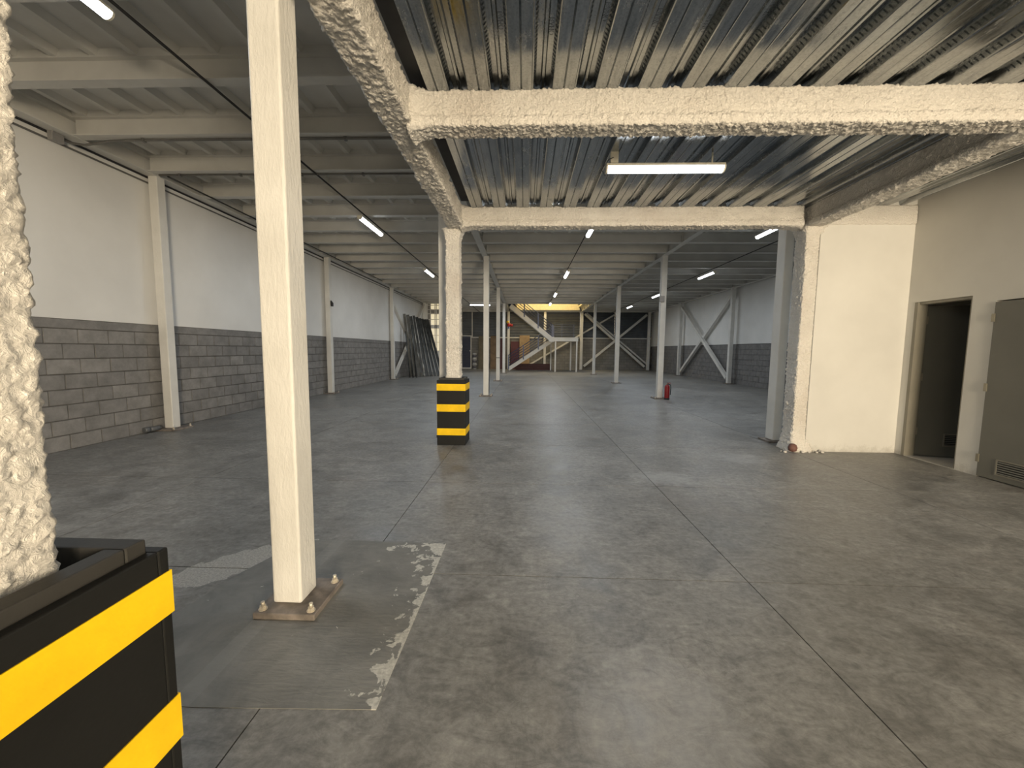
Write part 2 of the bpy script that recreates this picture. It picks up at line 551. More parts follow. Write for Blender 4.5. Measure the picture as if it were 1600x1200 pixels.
# ================================================================== STRUCTURE
# ---- floor: base, saw-cut slabs
floor = struct(MB().box(-6.5, 9.6, -8.4, 29.6, -0.15, -0.012).build('floor', 'joint'))
XS = [-6.5, -3.46, -1.03, 1.40, 3.83, 6.26, 9.6]
YS = [-8.4, -4.45, -2.75, -1.05, 0.65, 2.35, 4.05, 5.75, 7.45, 9.15, 10.85, 12.55, 14.25, 15.95, 17.65, 19.35, 21.05, 22.75, 24.45, 26.15, 27.85, 29.6]
cache = {}
for i in range(len(XS) - 1):
    for j in range(len(YS) - 1):
        w, d = XS[i + 1] - XS[i], YS[j + 1] - YS[j]
        key = (round(w, 3), round(d, 3))
        if key not in cache:
            g = 0.003
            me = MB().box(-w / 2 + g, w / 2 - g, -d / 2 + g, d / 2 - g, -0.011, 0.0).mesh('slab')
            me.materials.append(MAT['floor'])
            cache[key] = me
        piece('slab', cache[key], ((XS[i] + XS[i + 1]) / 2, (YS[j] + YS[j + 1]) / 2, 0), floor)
# repair pad around the near column
pad = MB().prism([(-1.93, 1.42), (-1.3, 1.385), (-0.57, 1.405), (-0.563, 2.05), (-0.56, 2.73), (-1.2, 2.745), (-1.62, 2.73), (-1.78, 2.3)], 'z', 0.0, 0.0025).build('concrete_pad', 'pad')
tag(pad, 'grey painted concrete pad with chipped pale edge under the near white column', 'concrete pad')

# ---- left wall: block courses, white lining above
BLK = 0.2075
wall_left = struct(MB().box(-6.50, -6.262, -8.4, 24.3, 0, 4.6).build('wall_left', 'mortar'))
lin = MB().box(-6.262, -6.232, -8.4, 24.3, 1.79, 4.6).build('wall_lining', 'wall', wall_left)
cap = MB().box(-6.262, -6.246, -8.4, 24.3, 8 * BLK + 0.004, 1.786).build('bond_beam', 'block', wall_left)
bmesh_v = []
for vi in range(5):
    m = MB()
    L, Hh = 0.4, BLK
    g = 0.0035
    j = lambda: random.uniform(-0.003, 0.003)
    x1 = 0.0 + vi * 0.0012
    x0 = -0.03
    c = 0.006
    # pillow-edged block face looking +X
    vv = [(x0, -L / 2 + g, g), (x0, L / 2 - g, g), (x0, L / 2 - g, Hh - g), (x0, -L / 2 + g, Hh - g),
          (x1, -L / 2 + g + c + j(), g + c), (x1, L / 2 - g - c + j(), g + c + j()), (x1, L / 2 - g - c, Hh - g - c + j()), (x1, -L / 2 + g + c, Hh - g - c)]
    m.v = vv
    m.f = [(0, 3, 2, 1), (4, 5, 6, 7), (0, 1, 5, 4), (1, 2, 6, 5), (2, 3, 7, 6), (3, 0, 4, 7)]
    m.sm = [False] * 6
    me = m.mesh('block'); me.materials.append(MAT['block'])
    bmesh_v.append((me, m))
far_mb = MB()
for c in range(8):
    y = 3.7 + (0.2 if c % 2 else 0.0)
    while y < 23.9:
        me, m = random.choice(bmesh_v)
        if y < 12.3:
            piece('block', me, (-6.252, y, c * BLK), wall_left)
        else:
            b = len(far_mb.v)
            far_mb.v += [(v[0] - 6.252, v[1] + y, v[2] + c * BLK) for v in m.v]
            far_mb.f += [tuple(b + i for i in q) for q in m.f]; far_mb.sm += [False] * 6
        y += 0.4
fb = far_mb.build('block_courses', 'block', wall_left); fb['kind'] = 'stuff'

# ---- right side wall of the rear hall
wall_right = struct(MB().box(9.32, 9.6, 5.9, 29.6, 0, 4.6).build('wall_right', 'mortar'))
MB().box(9.29, 9.32, 5.9, 29.6, 1.76, 4.6).build('wall_lining', 'wall', wall_right)
rb = MB()
for c in range(8):
    y = 6.2 + (0.2 if c % 2 else 0)
    while y < 29:
        h0 = c * 0.218
        rb.box(9.305 - random.uniform(0, 0.004), 9.325, y - 0.194, y + 0.194, h0 + 0.006, h0 + 0.212)
        y += 0.4
o = rb.build('block_courses', 'block', wall_right); o['kind'] = 'stuff'

# ---- far wall: block base, dark ribbed sheet above
wall_far = struct(MB().box(-4.75, 9.6, 29.3, 29.5, 0, 2.33).build('wall_far', 'block_far'))
MB().box(-4.75, 9.3, 29.25, 29.31, 2.30, 2.37).build('sill_rail', 'white_steel', wall_far)
def ribbed_sheet(x0, x1, z0, z1, y, mat, parent, pitch=0.2):
    prof = []
    z = z0
    while z < z1 - 0.01:
        for dz, dy in ((0, 0), (pitch * 0.55, 0), (pitch * 0.65, -0.03), (pitch * 0.9, -0.03)):
            if z + dz <= z1: prof.append((y + dy, z + dz))
        z += pitch
    prof.append((y, z1))
    return MB().prism([(y + 0.05, z0)] + prof + [(y + 0.05, z1)], 'x', x0, x1).build('ribbed_sheet', mat, parent)
for xa, xb in ((-4.75, -3.95), (-3.93, -1.3), (-1.28, 1.4), (1.42, 4.05), (4.07, 6.6), (6.62, 9.3)):
    ribbed_sheet(xa, xb, 2.36, 4.6, 29.3, 'navy_sheet', wall_far)
MB().box(-3.97, -3.90, 29.20, 29.27, 2.37, 4.5).build('mullion', 'white_steel', wall_far)
wall_return = struct(MB().box(-4.78, -4.66, 24.3, 29.5, 0, 4.6).build('wall_return', 'wall'))

# ---- daylit lattice window at the far end of the left aisle
win = struct(MB().box(-6.25, -4.6, 24.22, 24.34, 0, 1.25).build('window_1', 'wall'))
fr = MB()
fr.box(-6.25, -6.02, 24.2, 24.3, 1.25, 4.6).box(-4.75, -4.6, 24.2, 24.3, 1.25, 4.6).box(-6.25, -4.6, 24.2, 24.3, 4.40, 4.6)
fr.box(-6.25, -4.6, 24.19, 24.3, 2.70, 2.92).box(-6.25, -4.6, 24.2, 24.3, 1.25, 1.35)
fr.build('window_frame', 'white_steel', win)
xs = [-6.02, -5.84, -5.56, -5.47, -5.3, -5.02, -4.75]
zs = [1.35, 1.85, 2.28, 2.70, 2.92, 3.25, 3.60, 3.86, 4.12, 4.40]
for x in xs[1:-1]:
    MB().box(x - 0.022, x + 0.022, 24.19, 24.26, 1.35, 4.4).build('mullion', 'white_steel', win)
for z in (1.85, 2.28, 3.25, 3.60, 3.86, 4.12):
    MB().box(-6.02, -4.75, 24.2, 24.25, z - 0.02, z + 0.02).build('glazing_bar', 'white_steel', win)
for i in range(len(xs) - 1):
    for j in range(len(zs) - 1):
        if j == 3: continue
        MB().box(xs[i], xs[i + 1], 24.27, 24.285, zs[j], zs[j + 1]).build('pane', 'daylit_pane' if not (j == 6 or i == 0) else 'grey_box', win)

# ---- restroom block on the right: white end wall, side wall with two doors
wall_end = struct(MB().box(4.05, 5.30, 5.66, 5.82, 0, 3.55).build('wall_partition', 'wall_cream'))
MB().box(5.30, 9.6, 5.80, 5.92, 0, 4.6).build('partition_return', 'wall', wall_end)
MB().box(4.05, 5.30, 5.70, 5.90, 3.55, 4.6).build('partition_head', 'wall', wall_end)
D1a, D1b, D2a, D2b = 4.875, 5.56, 3.88, 4.635
ws = MB()
ws.box(5.30, 5.42, D1b, 5.80, 0, 3.55).box(5.30, 5.42, D1a, D1b, 2.11, 3.55)
ws.box(5.30, 5.42, D2b, D1a, 0, 3.55).box(5.30, 5.42, D2a, D2b, 2.02, 3.55).box(5.30, 5.42, -8.4, D2a, 0, 3.55)
wall_side = struct(ws.build('wall_side', 'wall_cream'))
rr = MB()
rr.box(5.42, 7.2, 3.55, 3.65, 0, 2.6).box(7.1, 7.2, 3.65, 5.8, 0, 2.6).box(5.42, 7.2, 3.55, 5.8, 2.6, 2.7)
rr.build('restroom_shell', 'restroom_wall', wall_side)
MB().box(5.30, 7.1, D1a, D1b, -0.012, 0.004).build('threshold', 'tile_floor', wall_side)
MB().box(5.42, 7.1, 3.65, 5.8, -0.012, 0.003).build('restroom_floor', 'tile_floor', wall_side)

def door_leaf(root, L, H, vent_lo, vent_hi, vent_z0, vent_z1, nsl):
    """leaf built along local +X from the hinge, facing -Y, thickness 0.04"""
    leaf = MB().box(0, L, 0, 0.04, 0.012, H)
    lo = obj_local('door_leaf', leaf, 'door_paint', root)
    rim = MB()
    t = 0.014
    rim.box(vent_lo - t, vent_hi + t, -0.008, 0.0, vent_z0 - t, vent_z0).box(vent_lo - t, vent_hi + t, -0.008, 0.0, vent_z1, vent_z1 + t)
    rim.box(vent_lo - t, vent_lo, -0.008, 0.0, vent_z0, vent_z1).box(vent_hi, vent_hi + t, -0.008, 0.0, vent_z0, vent_z1)
    g = obj_local('vent_grille', rim, 'door_frame_paint', root)
    bk = obj_local('vent_back', MB().box(vent_lo, vent_hi, -0.002, 0.001, vent_z0, vent_z1), 'void_dark', g)
    for i in range(nsl):
        z = vent_z0 + (i + 0.5) * (vent_z1 - vent_z0) / nsl
        s = MB().prism([(-0.008, z - 0.006), (-0.0065, z - 0.007), (-0.002, z + 0.003), (-0.0035, z + 0.004)], 'x', vent_lo, vent_hi)
        obj_local('vent_slat', s, 'door_paint', g)
    return lo
def obj_local(name, mb, mat, parent):
    o = bpy.data.objects.new(name, mb.mesh(name))
    o.data.materials.append(MAT[mat])
    COL.objects.link(o); o.parent = parent
    return o
# door 1: frame in the opening, leaf swung into the dark room, hinged at the far jamb
d1 = struct(thing('door_1', (5.42, D1b - 0.03, 0), 'dark grey metal door standing open into an unlit room', 'door'))
d1.rotation_euler = (0, 0, math.radians(-17))
door_leaf(d1, 0.66, 2.06, 0.33, 0.56, 0.17, 0.32, 6)
for z in (0.35, 1.1, 1.87):
    obj_local('hinge', MB().box(-0.022, 0.03, -0.012, 0.0, z - 0.05, z + 0.05), 'hinge_steel', d1)
jm = MB().box(5.295, 5.43, D1b - 0.045, D1b - 0.002, 0, 2.108).box(5.32, 5.43, D1a, D1a + 0.03, 0, 2.108).box(5.32, 5.43, D1a + 0.03, D1b - 0.045, 2.075, 2.108)
struct(jm.build('trim_1', 'door_frame_paint'))
# door 2: closed, flush with the wall
d2 = struct(thing('door_2', (5.285, D2b - 0.008, 0), 'closed dark grey metal door with low vent grille', 'door'))
d2.rotation_euler = (0, 0, math.radians(-90))
door_leaf(d2, D2b - D2a - 0.016, 2.005, 0.19, 0.56, 0.085, 0.235, 6)
for z in (0.22, 1.04, 1.83):
    obj_local('hinge', MB().box(-0.016, 0.012, -0.012, 0.03, z - 0.045, z + 0.045), 'hinge_steel', d2)

# ---- front enclosure behind the viewer: wall with the open loading gate, yard outside
wf = MB()
wf.box(-6.5, 2.6, -8.6, -8.4, 0, 4.6).box(5.15, 5.42, -8.6, -8.4, 0, 4.6).box(2.6, 5.15, -8.6, -8.4, 3.15, 4.6)
wall_front = struct(wf.build('wall_front', 'wall'))
struct(MB().box(-1.32, -1.20, -8.4, -2.2, 0, 4.2).build('wall_light_block', 'wall'))  # unseen wall, added to keep warm gate light off the left bay
struct(MB().box(-14, 16, -28, -8.6, -0.15, -0.02).build('floor_yard', 'asphalt'))

# ---- rear hall ceiling: painted deck panels, cross beams, girders
ZB, ZT, ZD = 4.205, 4.445, 4.515
ceil = struct(MB().box(-6.5, -0.80, -8.4, 24.9, ZD + 0.10, ZD + 0.25).box(-0.80, 9.6, 5.9, 24.9, ZD + 0.10, ZD + 0.25)
              .box(-6.5, -0.6, 24.9, 29.6, ZD + 0.10, ZD + 0.25).box(3.8, 9.6, 24.9, 29.6, ZD + 0.10, ZD + 0.25)
              .box(-0.6, 3.8, 28.6, 29.6, ZD + 0.10, ZD + 0.25).build('ceiling', 'slab_concrete'))
P = 0.435
def panel_mesh(L):
    m = MB()
    prof = []
    for k in range(2):
        x = k * P
        prof += [(x, ZD), (x + 0.15, ZD), (x + 0.1825, ZT), (x + 0.2525, ZT), (x + 0.285, ZD)]
    prof.append((2 * P, ZD))
    m.prism([(0, ZD + 0.10)] + prof + [(2 * P, ZD + 0.10)], 'y', 0, L)
    me = m.mesh('deck_panel'); me.materials.append(MAT['ceiling_paint'])
    return me
pm_cache = {}
x = -6.5
while x < 9.4:
    y0 = -8.4 if x < -1.4 else 5.95
    segs = [(y0, 29.5)]
    if x + 2 * P > -0.6 and x < 3.75:
        segs = [(y0, 24.9)]
    for a, b in segs:
        key = round(b - a, 2)
        if key not in pm_cache: pm_cache[key] = panel_mesh(b - a)
        piece('deck_panel', pm_cache[key], (x, a, 0), ceil)
    x += 2 * P
def beam_mesh(L):
    m = MB()
    m.box(0, L, -0.065, 0.065, ZB, ZB + 0.014).box(0, L, -0.065, 0.065, ZT - 0.014, ZT - 0.001).box(0, L, -0.008, 0.008, ZB + 0.014, ZD + 0.002)
    m.box(0, L, -0.06, -0.05, ZT, ZD)
    me = m.mesh('cross_beam'); me.materials.append(MAT['ceiling_paint'])
    return me
bays = [(-6.03, -1.30), (-1.13, 3.99), (4.13, 9.0)]
bms = [beam_mesh(b - a) for a, b in bays]
yb = 3.24 - 1.035 * 11
while yb < 29.0:
    for i, (a, b) in enumerate(bays):
        if i > 0 and yb < 6.4: continue
        if i == 1 and 24.9 < yb < 28.5: continue
        piece('cross_beam', bms[i], (a, yb, 0), ceil)
    yb += 1.035
def girder(x, w, y0, y1):
    m = MB()
    m.box(x - w / 2, x + w / 2, y0, y1, ZB - 0.01, ZB + 0.008).box(x - w / 2, x + w / 2, y0, y1, ZT - 0.016, ZT - 0.002)
    m.box(x - 0.01, x + 0.01, y0, y1, ZB + 0.008, ZT - 0.016).box(x - w / 2, x - w / 2 + 0.012, y0, y1, ZT, ZD).box(x + w / 2 - 0.012, x + w / 2, y0, y1, ZT, ZD)
    yy = y0 + 1.4
    while yy < y1:
        m.box(x - w / 2 + 0.01, x + w / 2 - 0.01, yy - 0.006, yy + 0.006, ZB + 0.008, ZT - 0.016)
        yy += 1.035
    return m.build('girder', 'ceiling_paint', ceil)
girder(-6.11, 0.18, -8.4, 24.2)
girder(-1.22, 0.16, -8.4, 29.2)
girder(4.06, 0.14, 5.95, 29.2)
girder(9.08, 0.16, 5.95, 29.2)
MB().box(-6.5, -1.3, 29.0, 29.2, ZB, ZD).box(-1.13, 9.2, 29.0, 29.2, ZB + 0.02, ZD).build('end_beam', 'white_steel', ceil)
MB().box(-6.23, -4.6, 24.05, 24.2, ZB, ZD).build('end_beam', 'white_steel', ceil)
# lit upper storey seen through the stair opening
up = MB()
up.box(-0.7, -0.6, 24.9, 28.6, 4.5, 7.2).box(3.8, 3.9, 24.9, 28.6, 4.5, 7.2).box(-0.7, 3.9, 28.5, 28.6, 4.3, 7.2).box(-0.7, 3.9, 24.8, 24.9, 4.5, 7.2).box(-0.7, 3.9, 24.8, 28.6, 7.2, 7.3)
up.build('stairwell_upper_walls', 'cream_wall', ceil)
area_light('stairwell_lamp', (1.6, 26.7, 7.1), (0, 0, 0), 2.0, 1.2, 190, (1.0, 0.86, 0.58))

# ---- front bay ceiling: galvanised deck sheets on the sprayed beams
ZG = 3.415
ceil2 = struct(MB().box(-0.95, 5.42, -8.4, 5.85, ZG + 0.15, ZG + 0.4).build('ceiling_bay', 'slab_concrete'))
PG = 0.325
def deck_sheet_mesh(nr):
    hh = 0.066
    prof = []
    for k in range(nr):
        x = k * PG
        prof += [(x, ZG), (x + 0.068, ZG), (x + 0.075, ZG + 0.010), (x + 0.082, ZG), (x + 0.152, ZG), (x + 0.158, ZG + 0.008), (x + 0.166, ZG + 0.008),
                 (x + 0.186, ZG + hh), (x + 0.222, ZG + hh), (x + 0.231, ZG + hh - 0.014), (x + 0.249, ZG + hh - 0.014), (x + 0.258, ZG + hh), (x + 0.294, ZG + hh), (x + 0.314, ZG + 0.006), (x + 0.320, ZG)]
    prof.append((nr * PG + 0.012, ZG - 0.0015))
    poly = prof + [(a, b + 0.0012) for a, b in reversed(prof)]
    m = MB().prism(poly, 'y', -8.35, 5.72)
    me = m.mesh('deck_sheet'); me.materials.append(MAT['galv'])
    return me
ds3 = deck_sheet_mesh(3)
x = -0.775
n_sheet = 0
while x < 3.7:
    piece('deck_sheet', ds3, (x, 0, 0), ceil2); x += 3 * PG; n_sheet += 1
ds1 = deck_sheet_mesh(1)
while x < 5.25 - PG:
    piece('deck_sheet', ds1, (x, 0, 0), ceil2); x += PG
# embossed ticks on the flute sides and raised lettering in the flutes
emb = MB()
for k in range(15):
    x0 = -0.775 + k * PG
    for yy in np.arange(0.4, 3.1, 0.034):
        emb.obox((x0 + 0.170, yy, ZG + 0.020), (x0 + 0.182, yy + 0.018, ZG + 0.054), 0.008, 0.006)
        emb.obox((x0 + 0.310, yy, ZG + 0.020), (x0 + 0.298, yy + 0.018, ZG + 0.054), 0.008, 0.006)
o = emb.build('embossing', 'galv', ceil2); o['kind'] = 'stuff'
fc = bpy.data.curves.new('lettering', 'FONT')
fc.body = 'OMAEL'; fc.size = 0.046; fc.extrude = 0.0012; fc.align_x = 'LEFT'; fc.align_y = 'CENTER'
ft = bpy.data.objects.new('lettering_tmp', fc)
COL.objects.link(ft)
tme = bpy.data.meshes.new_from_object(ft.evaluated_get(bpy.context.evaluated_depsgraph_get()))
bpy.data.objects.remove(ft)
tme.name = 'embossed_lettering'
tme.materials.clear(); tme.materials.append(MAT['galv'])
for k in range(1, 10):
    for s_, yy in ((0.276, 2.66), (0.204, 2.30), (0.276, 1.86)):
        o = bpy.data.objects.new('embossed_lettering', tme)
        COL.objects.link(o)
        o.parent = ceil2
        o.matrix_local = Matrix(((0, -1, 0, -0.775 + k * PG + s_), (-1, 0, 0, yy + 0.05 * ((k * 7) % 3)), (0, 0, -1, ZG + 0.0655), (0, 0, 0, 1)))
        o.location = Vector(o.location) - origin_of(ceil2)

# ================================================================== SPRAYED STEEL FRAME
def ipoly(c, z0, z1, wf, ww):
    """I-section wrapped in foam: lower flange proud of the web; (u, z) CCW"""
    return [(c - wf, z0), (c + wf, z0), (c + wf, z0 + 0.065), (c + ww, z0 + 0.085), (c + ww, z1), (c - ww, z1), (c - ww, z0 + 0.085), (c - wf, z0 + 0.065)]
o = spray(ipoly(3.27, 3.15, 3.43, 0.098, 0.078), 'x', -0.93, 3.78, 0.0105, 0.0155, 1, fm=1.2, flare_at=((-0.93, 0.05, 0.22),)).build('sprayed_beam', 'spray')
tag(o, 'beam thickly coated in cream sprayed fireproofing spanning the galvanised deck with the tube lamp behind it', 'beam')
o = spray(ipoly(3.27, 3.15, 3.43, 0.098, 0.078), 'x', 4.0, 5.30, 0.013, 0.014, 2).build('sprayed_beam', 'spray')
tag(o, 'short sprayed beam stub between the side beam and the grey side wall', 'beam')
o = spray(ipoly(5.76, 3.16, 3.43, 0.098, 0.078), 'x', -0.93, 3.80, 0.012, 0.015, 3, fm=1.2, flare_at=((-0.93, 0.04, 0.2), (3.8, 0.03, 0.2))).build('sprayed_beam', 'spray')
tag(o, 'sprayed beam over the opening between the striped post guard and the white end wall', 'beam')
o = spray([(5.64, 3.165), (5.84, 3.165), (5.84, 3.43), (5.64, 3.43)], 'x', 4.12, 5.295, 0.020, 0.009, 4).build('sprayed_beam', 'spray')
tag(o, 'sprayed beam end resting on top of the cream lit end wall', 'beam')
o = spray(ipoly(-1.005, 3.145, 3.44, 0.112, 0.095), 'y', -2.0, 5.86, 0.0135, 0.018, 5).build('sprayed_beam', 'spray')
tag(o, 'long sprayed beam along the edge of the galvanised deck over the near white column', 'beam')
o = spray(ipoly(3.96, 3.145, 3.44, 0.125, 0.085), 'y', -2.0, 5.86, 0.016, 0.015, 6).build('sprayed_beam', 'spray')
tag(o, 'long shadowed sprayed beam running beside the grey side wall above the doors', 'beam')
o = spray(ipoly(0.72, 3.15, 3.43, 0.098, 0.078), 'x', -0.93, 3.78, 0.03, 0.012, 10).build('sprayed_beam', 'spray')
tag(o, 'sprayed beam spanning the front bay level with the large striped guard', 'beam')
def rect(cx, cy, hx, hy):
    return [(cx - hx, cy - hy), (cx + hx, cy - hy), (cx + hx, cy + hy), (cx - hx, cy + hy)]
o = spray(rect(-1.015, 0.59, 0.118, 0.108), 'z', 0.0, 3.16, 0.0075, 0.0085, 7, fm=1.5).build('sprayed_column', 'spray')
tag(o, 'column with lumpy pale sprayed coating standing inside the large black and yellow guard', 'column')
o = spray(rect(-1.070, 5.888, 0.102, 0.102), 'z', 0.0, 3.17, 0.0115, 0.017, 8, fm=1.2, flare_at=((3.16, 0.05, 0.16),)).build('sprayed_column', 'spray')
tag(o, 'sprayed column rising from the small black and yellow guard beside a white post', 'column')
o = spray(rect(3.99, 5.80, 0.115, 0.12), 'z', 0.0, 3.17, 0.0115, 0.017, 9, fm=1.2, flare_at=((0.0, 0.07, 0.3), (3.17, 0.05, 0.2))).build('sprayed_column', 'spray')
tag(o, 'rough sprayed column against the left edge of the cream end wall', 'column')

# ================================================================== WHITE COLUMNS
def column(name, x, y, sx, sy, zt, label, plate=0.2, bolts=True, z0=0.0, group=None, ph=0.028, pdx=0.0):
    t = thing(name, (x, y, z0), label, 'column', group)
    sh = MB().box(x - sx / 2, x + sx / 2, y - sy / 2, y + sy / 2, z0 + ph, zt).build('shaft', 'white_steel', t)
    bev(sh, 0.012, 3)
    x += pdx
    pl = bev(MB().box(x - plate, x + plate, y - plate, y + plate, z0, z0 + ph).build('base_plate', 'rust_plate', t), 0.004, 1)
    if bolts:
        for a in (-1, 1):
            for b in (-1, 1):
                bx, by = x + a * (plate - 0.035), y + b * (plate - 0.035)
                m = MB().lathe((bx, by, z0 + ph), [(0.022, 0), (0.022, 0.004)], 12, False)
                m.lathe((bx, by, z0 + ph + 0.004), [(0.017, 0), (0.017, 0.016)], 6, False)
                m.lathe((bx, by, z0 + ph + 0.020), [(0.0095, 0), (0.0095, 0.022)], 10, True)
                m.build('anchor_bolt', 'bolt_steel', pl)
    return t
c0 = column('steel_column', -1.275, 2.05, 0.158, 0.158, ZB, 'white square steel column with rusty bolted base plate on the chipped concrete pad', plate=0.165, z0=0.0025, pdx=0.03, ph=0.034)
column('steel_column', -6.105, 6.51, 0.15, 0.15, ZB, 'white steel column against the block wall beside a grey pipe stub', plate=0.2)
column('steel_column', -6.105, 12.1, 0.15, 0.15, ZB, 'white steel column on the left block wall with small black clip midway', plate=0.19)
column('steel_column', -6.105, 17.95, 0.15, 0.15, ZB, 'white wall column carrying the diagonal brace behind the leaning steel poles', plate=0.18)
column('steel_column', -6.105, 23.75, 0.15, 0.15, ZB, 'white corner column beside the daylit lattice window', plate=0.15, bolts=False)
column('steel_column', -1.30, 6.32, 0.15, 0.15, ZB, 'white steel post standing right behind the small striped guard', plate=0.12, bolts=False)
column('steel_column', -1.18, 11.95, 0.16, 0.16, ZB, 'white steel column with black cable on its side next beyond the small striped guard', plate=0.2)
column('steel_column', -1.22, 17.85, 0.16, 0.16, ZB, 'white steel column with a dark tie mark, between two like posts in the aisle', plate=0.2)
column('steel_column', -1.27, 23.8, 0.16, 0.16, ZB, 'white steel column in front of the lower stair foot', plate=0.19, bolts=False)
column('steel_column', -1.2, 28.7, 0.17, 0.17, ZB, 'brightly lit white post behind the red and yellow hanging signal', plate=0.15, bolts=False)
column('steel_column', 1.45, 28.75, 0.18, 0.17, ZB, 'white post behind the stair railings and the dark red joists', plate=0.15, bolts=False)
column('steel_column', 4.0, 6.31, 0.13, 0.20, ZB, 'grey-white steel post touching the rough sprayed column at the end wall', plate=0.15, bolts=False)
column('steel_column', 4.06, 11.85, 0.16, 0.16, ZB, 'white steel column with the red fire extinguisher at its foot', plate=0.19)
column('steel_column', 4.05, 17.35, 0.16, 0.16, ZB, 'white steel column standing in front of the crossed braces on the far wall', plate=0.19, bolts=False)
column('steel_column', 4.13, 23.5, 0.15, 0.15, ZB, 'slim white column left of the crossed braces beside the stair landing', plate=0.18, bolts=False)
column('steel_column', 4.12, 28.8, 0.19, 0.17, ZB, 'white end post where the crossed braces meet near the landing', plate=0.17, bolts=False)
column('steel_column', 9.06, 17.6, 0.16, 0.16, ZB, 'white right-wall column at the near end of the wall cross brace', plate=0.17, bolts=False)
column('steel_column', 9.06, 23.3, 0.16, 0.16, ZB, 'white right-wall column at the far end of the wall cross brace', plate=0.17, bolts=False)
column('steel_column', 8.95, 28.75, 0.19, 0.17, ZB, 'white corner post at the right end of the crossed braces', plate=0.17, bolts=False)
# girder seat on the near wall column, pipe stub, small clip
o = MB().tube([(-6.20, 6.18, 0.055), (-6.17, 6.33, 0.055)], 0.04, 14).tube([(-6.215, 6.10, 0.055), (-6.20, 6.18, 0.055)], 0.045, 14).build('pipe_stub', 'pvc_grey')
tag(o, 'short grey plastic pipe stub on the floor at the block wall', 'pipe')
o = MB().prism([(-6.02, 2.9), (-5.96, 2.82), (-5.96, 2.72), (-6.02, 2.72)], 'y', 12.06, 12.12).build('wall_clip', 'black_cable')
tag(o, 'small dark clip fixed to the wall column midway up', 'clip')

# ================================================================== STRIPED POST GUARDS
def guard(cx, cy, h, label):
    t = thing('post_guard', (cx, cy, 0), label, 'post guard')
    th, inset = 0.025, 0.02
    m = MB()
    m.box(cx - h, cx + h, cy - h, cy - h + th, 0, 0.97).box(cx - h, cx + h, cy + h - th, cy + h, 0, 0.97)
    m.box(cx - h, cx - h + th, cy - h + th, cy + h - th, 0, 0.97).box(cx + h - th, cx + h, cy - h + th, cy + h - th, 0, 0.97)
    bev(m.build('outer_shell', 'black_paint', t), 0.004, 2)
    k = h - inset - 0.005
    r = 0.045
    m = MB()
    m.box(cx - k, cx + k, cy - k, cy - k + r, 0.2, 1.0).box(cx - k, cx + k, cy + k - r, cy + k, 0.2, 1.0)
    m.box(cx - k, cx - k + r, cy - k + r, cy + k - r, 0.2, 1.0).box(cx + k - r, cx + k, cy - k + r, cy + k - r, 0.2, 1.0)
    bev(m.build('inner_rim', 'dusty_black', t), 0.004, 2)
    for z0, z1 in ((0.815, 0.915), (0.503, 0.612), (0.150, 0.252)):
        e = 0.0025
        m = MB()
        m.box(cx - h - e, cx + h + e, cy - h - e, cy - h, z0, z1).box(cx - h - e, cx + h + e, cy + h, cy + h + e, z0, z1)
        m.box(cx - h - e, cx - h, cy - h, cy + h, z0, z1).box(cx + h, cx + h + e, cy - h, cy + h, z0, z1)
        m.build('yellow_band', 'yellow_paint', t)
    return t
guard(-1.015, 0.610, 0.213, 'large black square post guard with yellow bands around the lumpy pale column')
guard(-1.078, 5.893, 0.211, 'small black and yellow striped post guard standing on the open floor')

# ================================================================== LAMPS
def tube_lamp(x, y, z, along, label, length=1.2, power=LED_POWER, group='tube lamps of the rear hall', susp=0.09):
    t = thing('tube_lamp', (x, y, z), label, 'lamp', group)
    if along == 'y':
        t.rotation_euler = (0, 0, math.pi / 2)
    L = length / 2
    h = MB().prism([(-0.045, 0.03), (0.045, 0.03), (0.055, 0.0), (-0.055, 0.0)], 'x', -L, L)
    bev(obj_local('housing', h, 'housing', t), 0.006, 2)
    arc = [(0.05 * math.cos(a), -0.052 * math.sin(a)) for a in np.linspace(0, math.pi, 11)]
    obj_local('lens', MB().prism(arc, 'x', -L + 0.015, L - 0.015), 'led_lens', t)
    for s in (-1, 1):
        obj_local('end_cap', MB().prism([(0.055 * math.cos(a), -0.055 * math.sin(a)) for a in np.linspace(0, math.pi, 11)], 'x', s * (L - 0.008) - 0.008, s * (L - 0.008) + 0.008), 'housing', t)
        obj_local('hanger', MB().tube([(s * L * 0.8, 0, 0.03), (s * L * 0.8, 0, susp)], 0.008, 6), 'housing', t)
    a = area_light('led_source', (0, 0, -0.07), (0, 0, 0), length - 0.05, 0.09, power, LED_COL, t)
    return t
z = 4.07
for y, nm in ((2.66, 'white tube lamp of the left aisle between the near white column and the block wall'),
              (8.62, 'white tube lamp of the left aisle just past the wall column with the pipe stub'),
              (13.75, 'white tube lamp of the left aisle just past the wall column with the dark clip'),
              (18.9, 'white tube lamp of the left aisle level with the leaning steel channels')):
    tube_lamp(-3.36, y, z, 'y', nm, group='tube lamps of the left aisle')
tube_lamp(-2.62, 22.905, 4.02, 'x', 'white tube lamp hung crosswise in front of the dark far sheeting', group=None, susp=0.185)
for y, nm in ((8.75, 'white tube lamp of the middle aisle first behind the sprayed beam'),
              (13.9, 'white tube lamp of the middle aisle just past the column with the extinguisher'),
              (18.9, 'white tube lamp of the middle aisle midway between extinguisher column and stair'),
              (22.6, 'white tube lamp of the middle aisle next to the stair opening')):
    tube_lamp(1.43, y, z, 'y', nm, group='tube lamps of the middle aisle')
tube_lamp(5.33, 8.85, z, 'y', 'white tube lamp just behind the sprayed beam near the grey-white post', group=None)
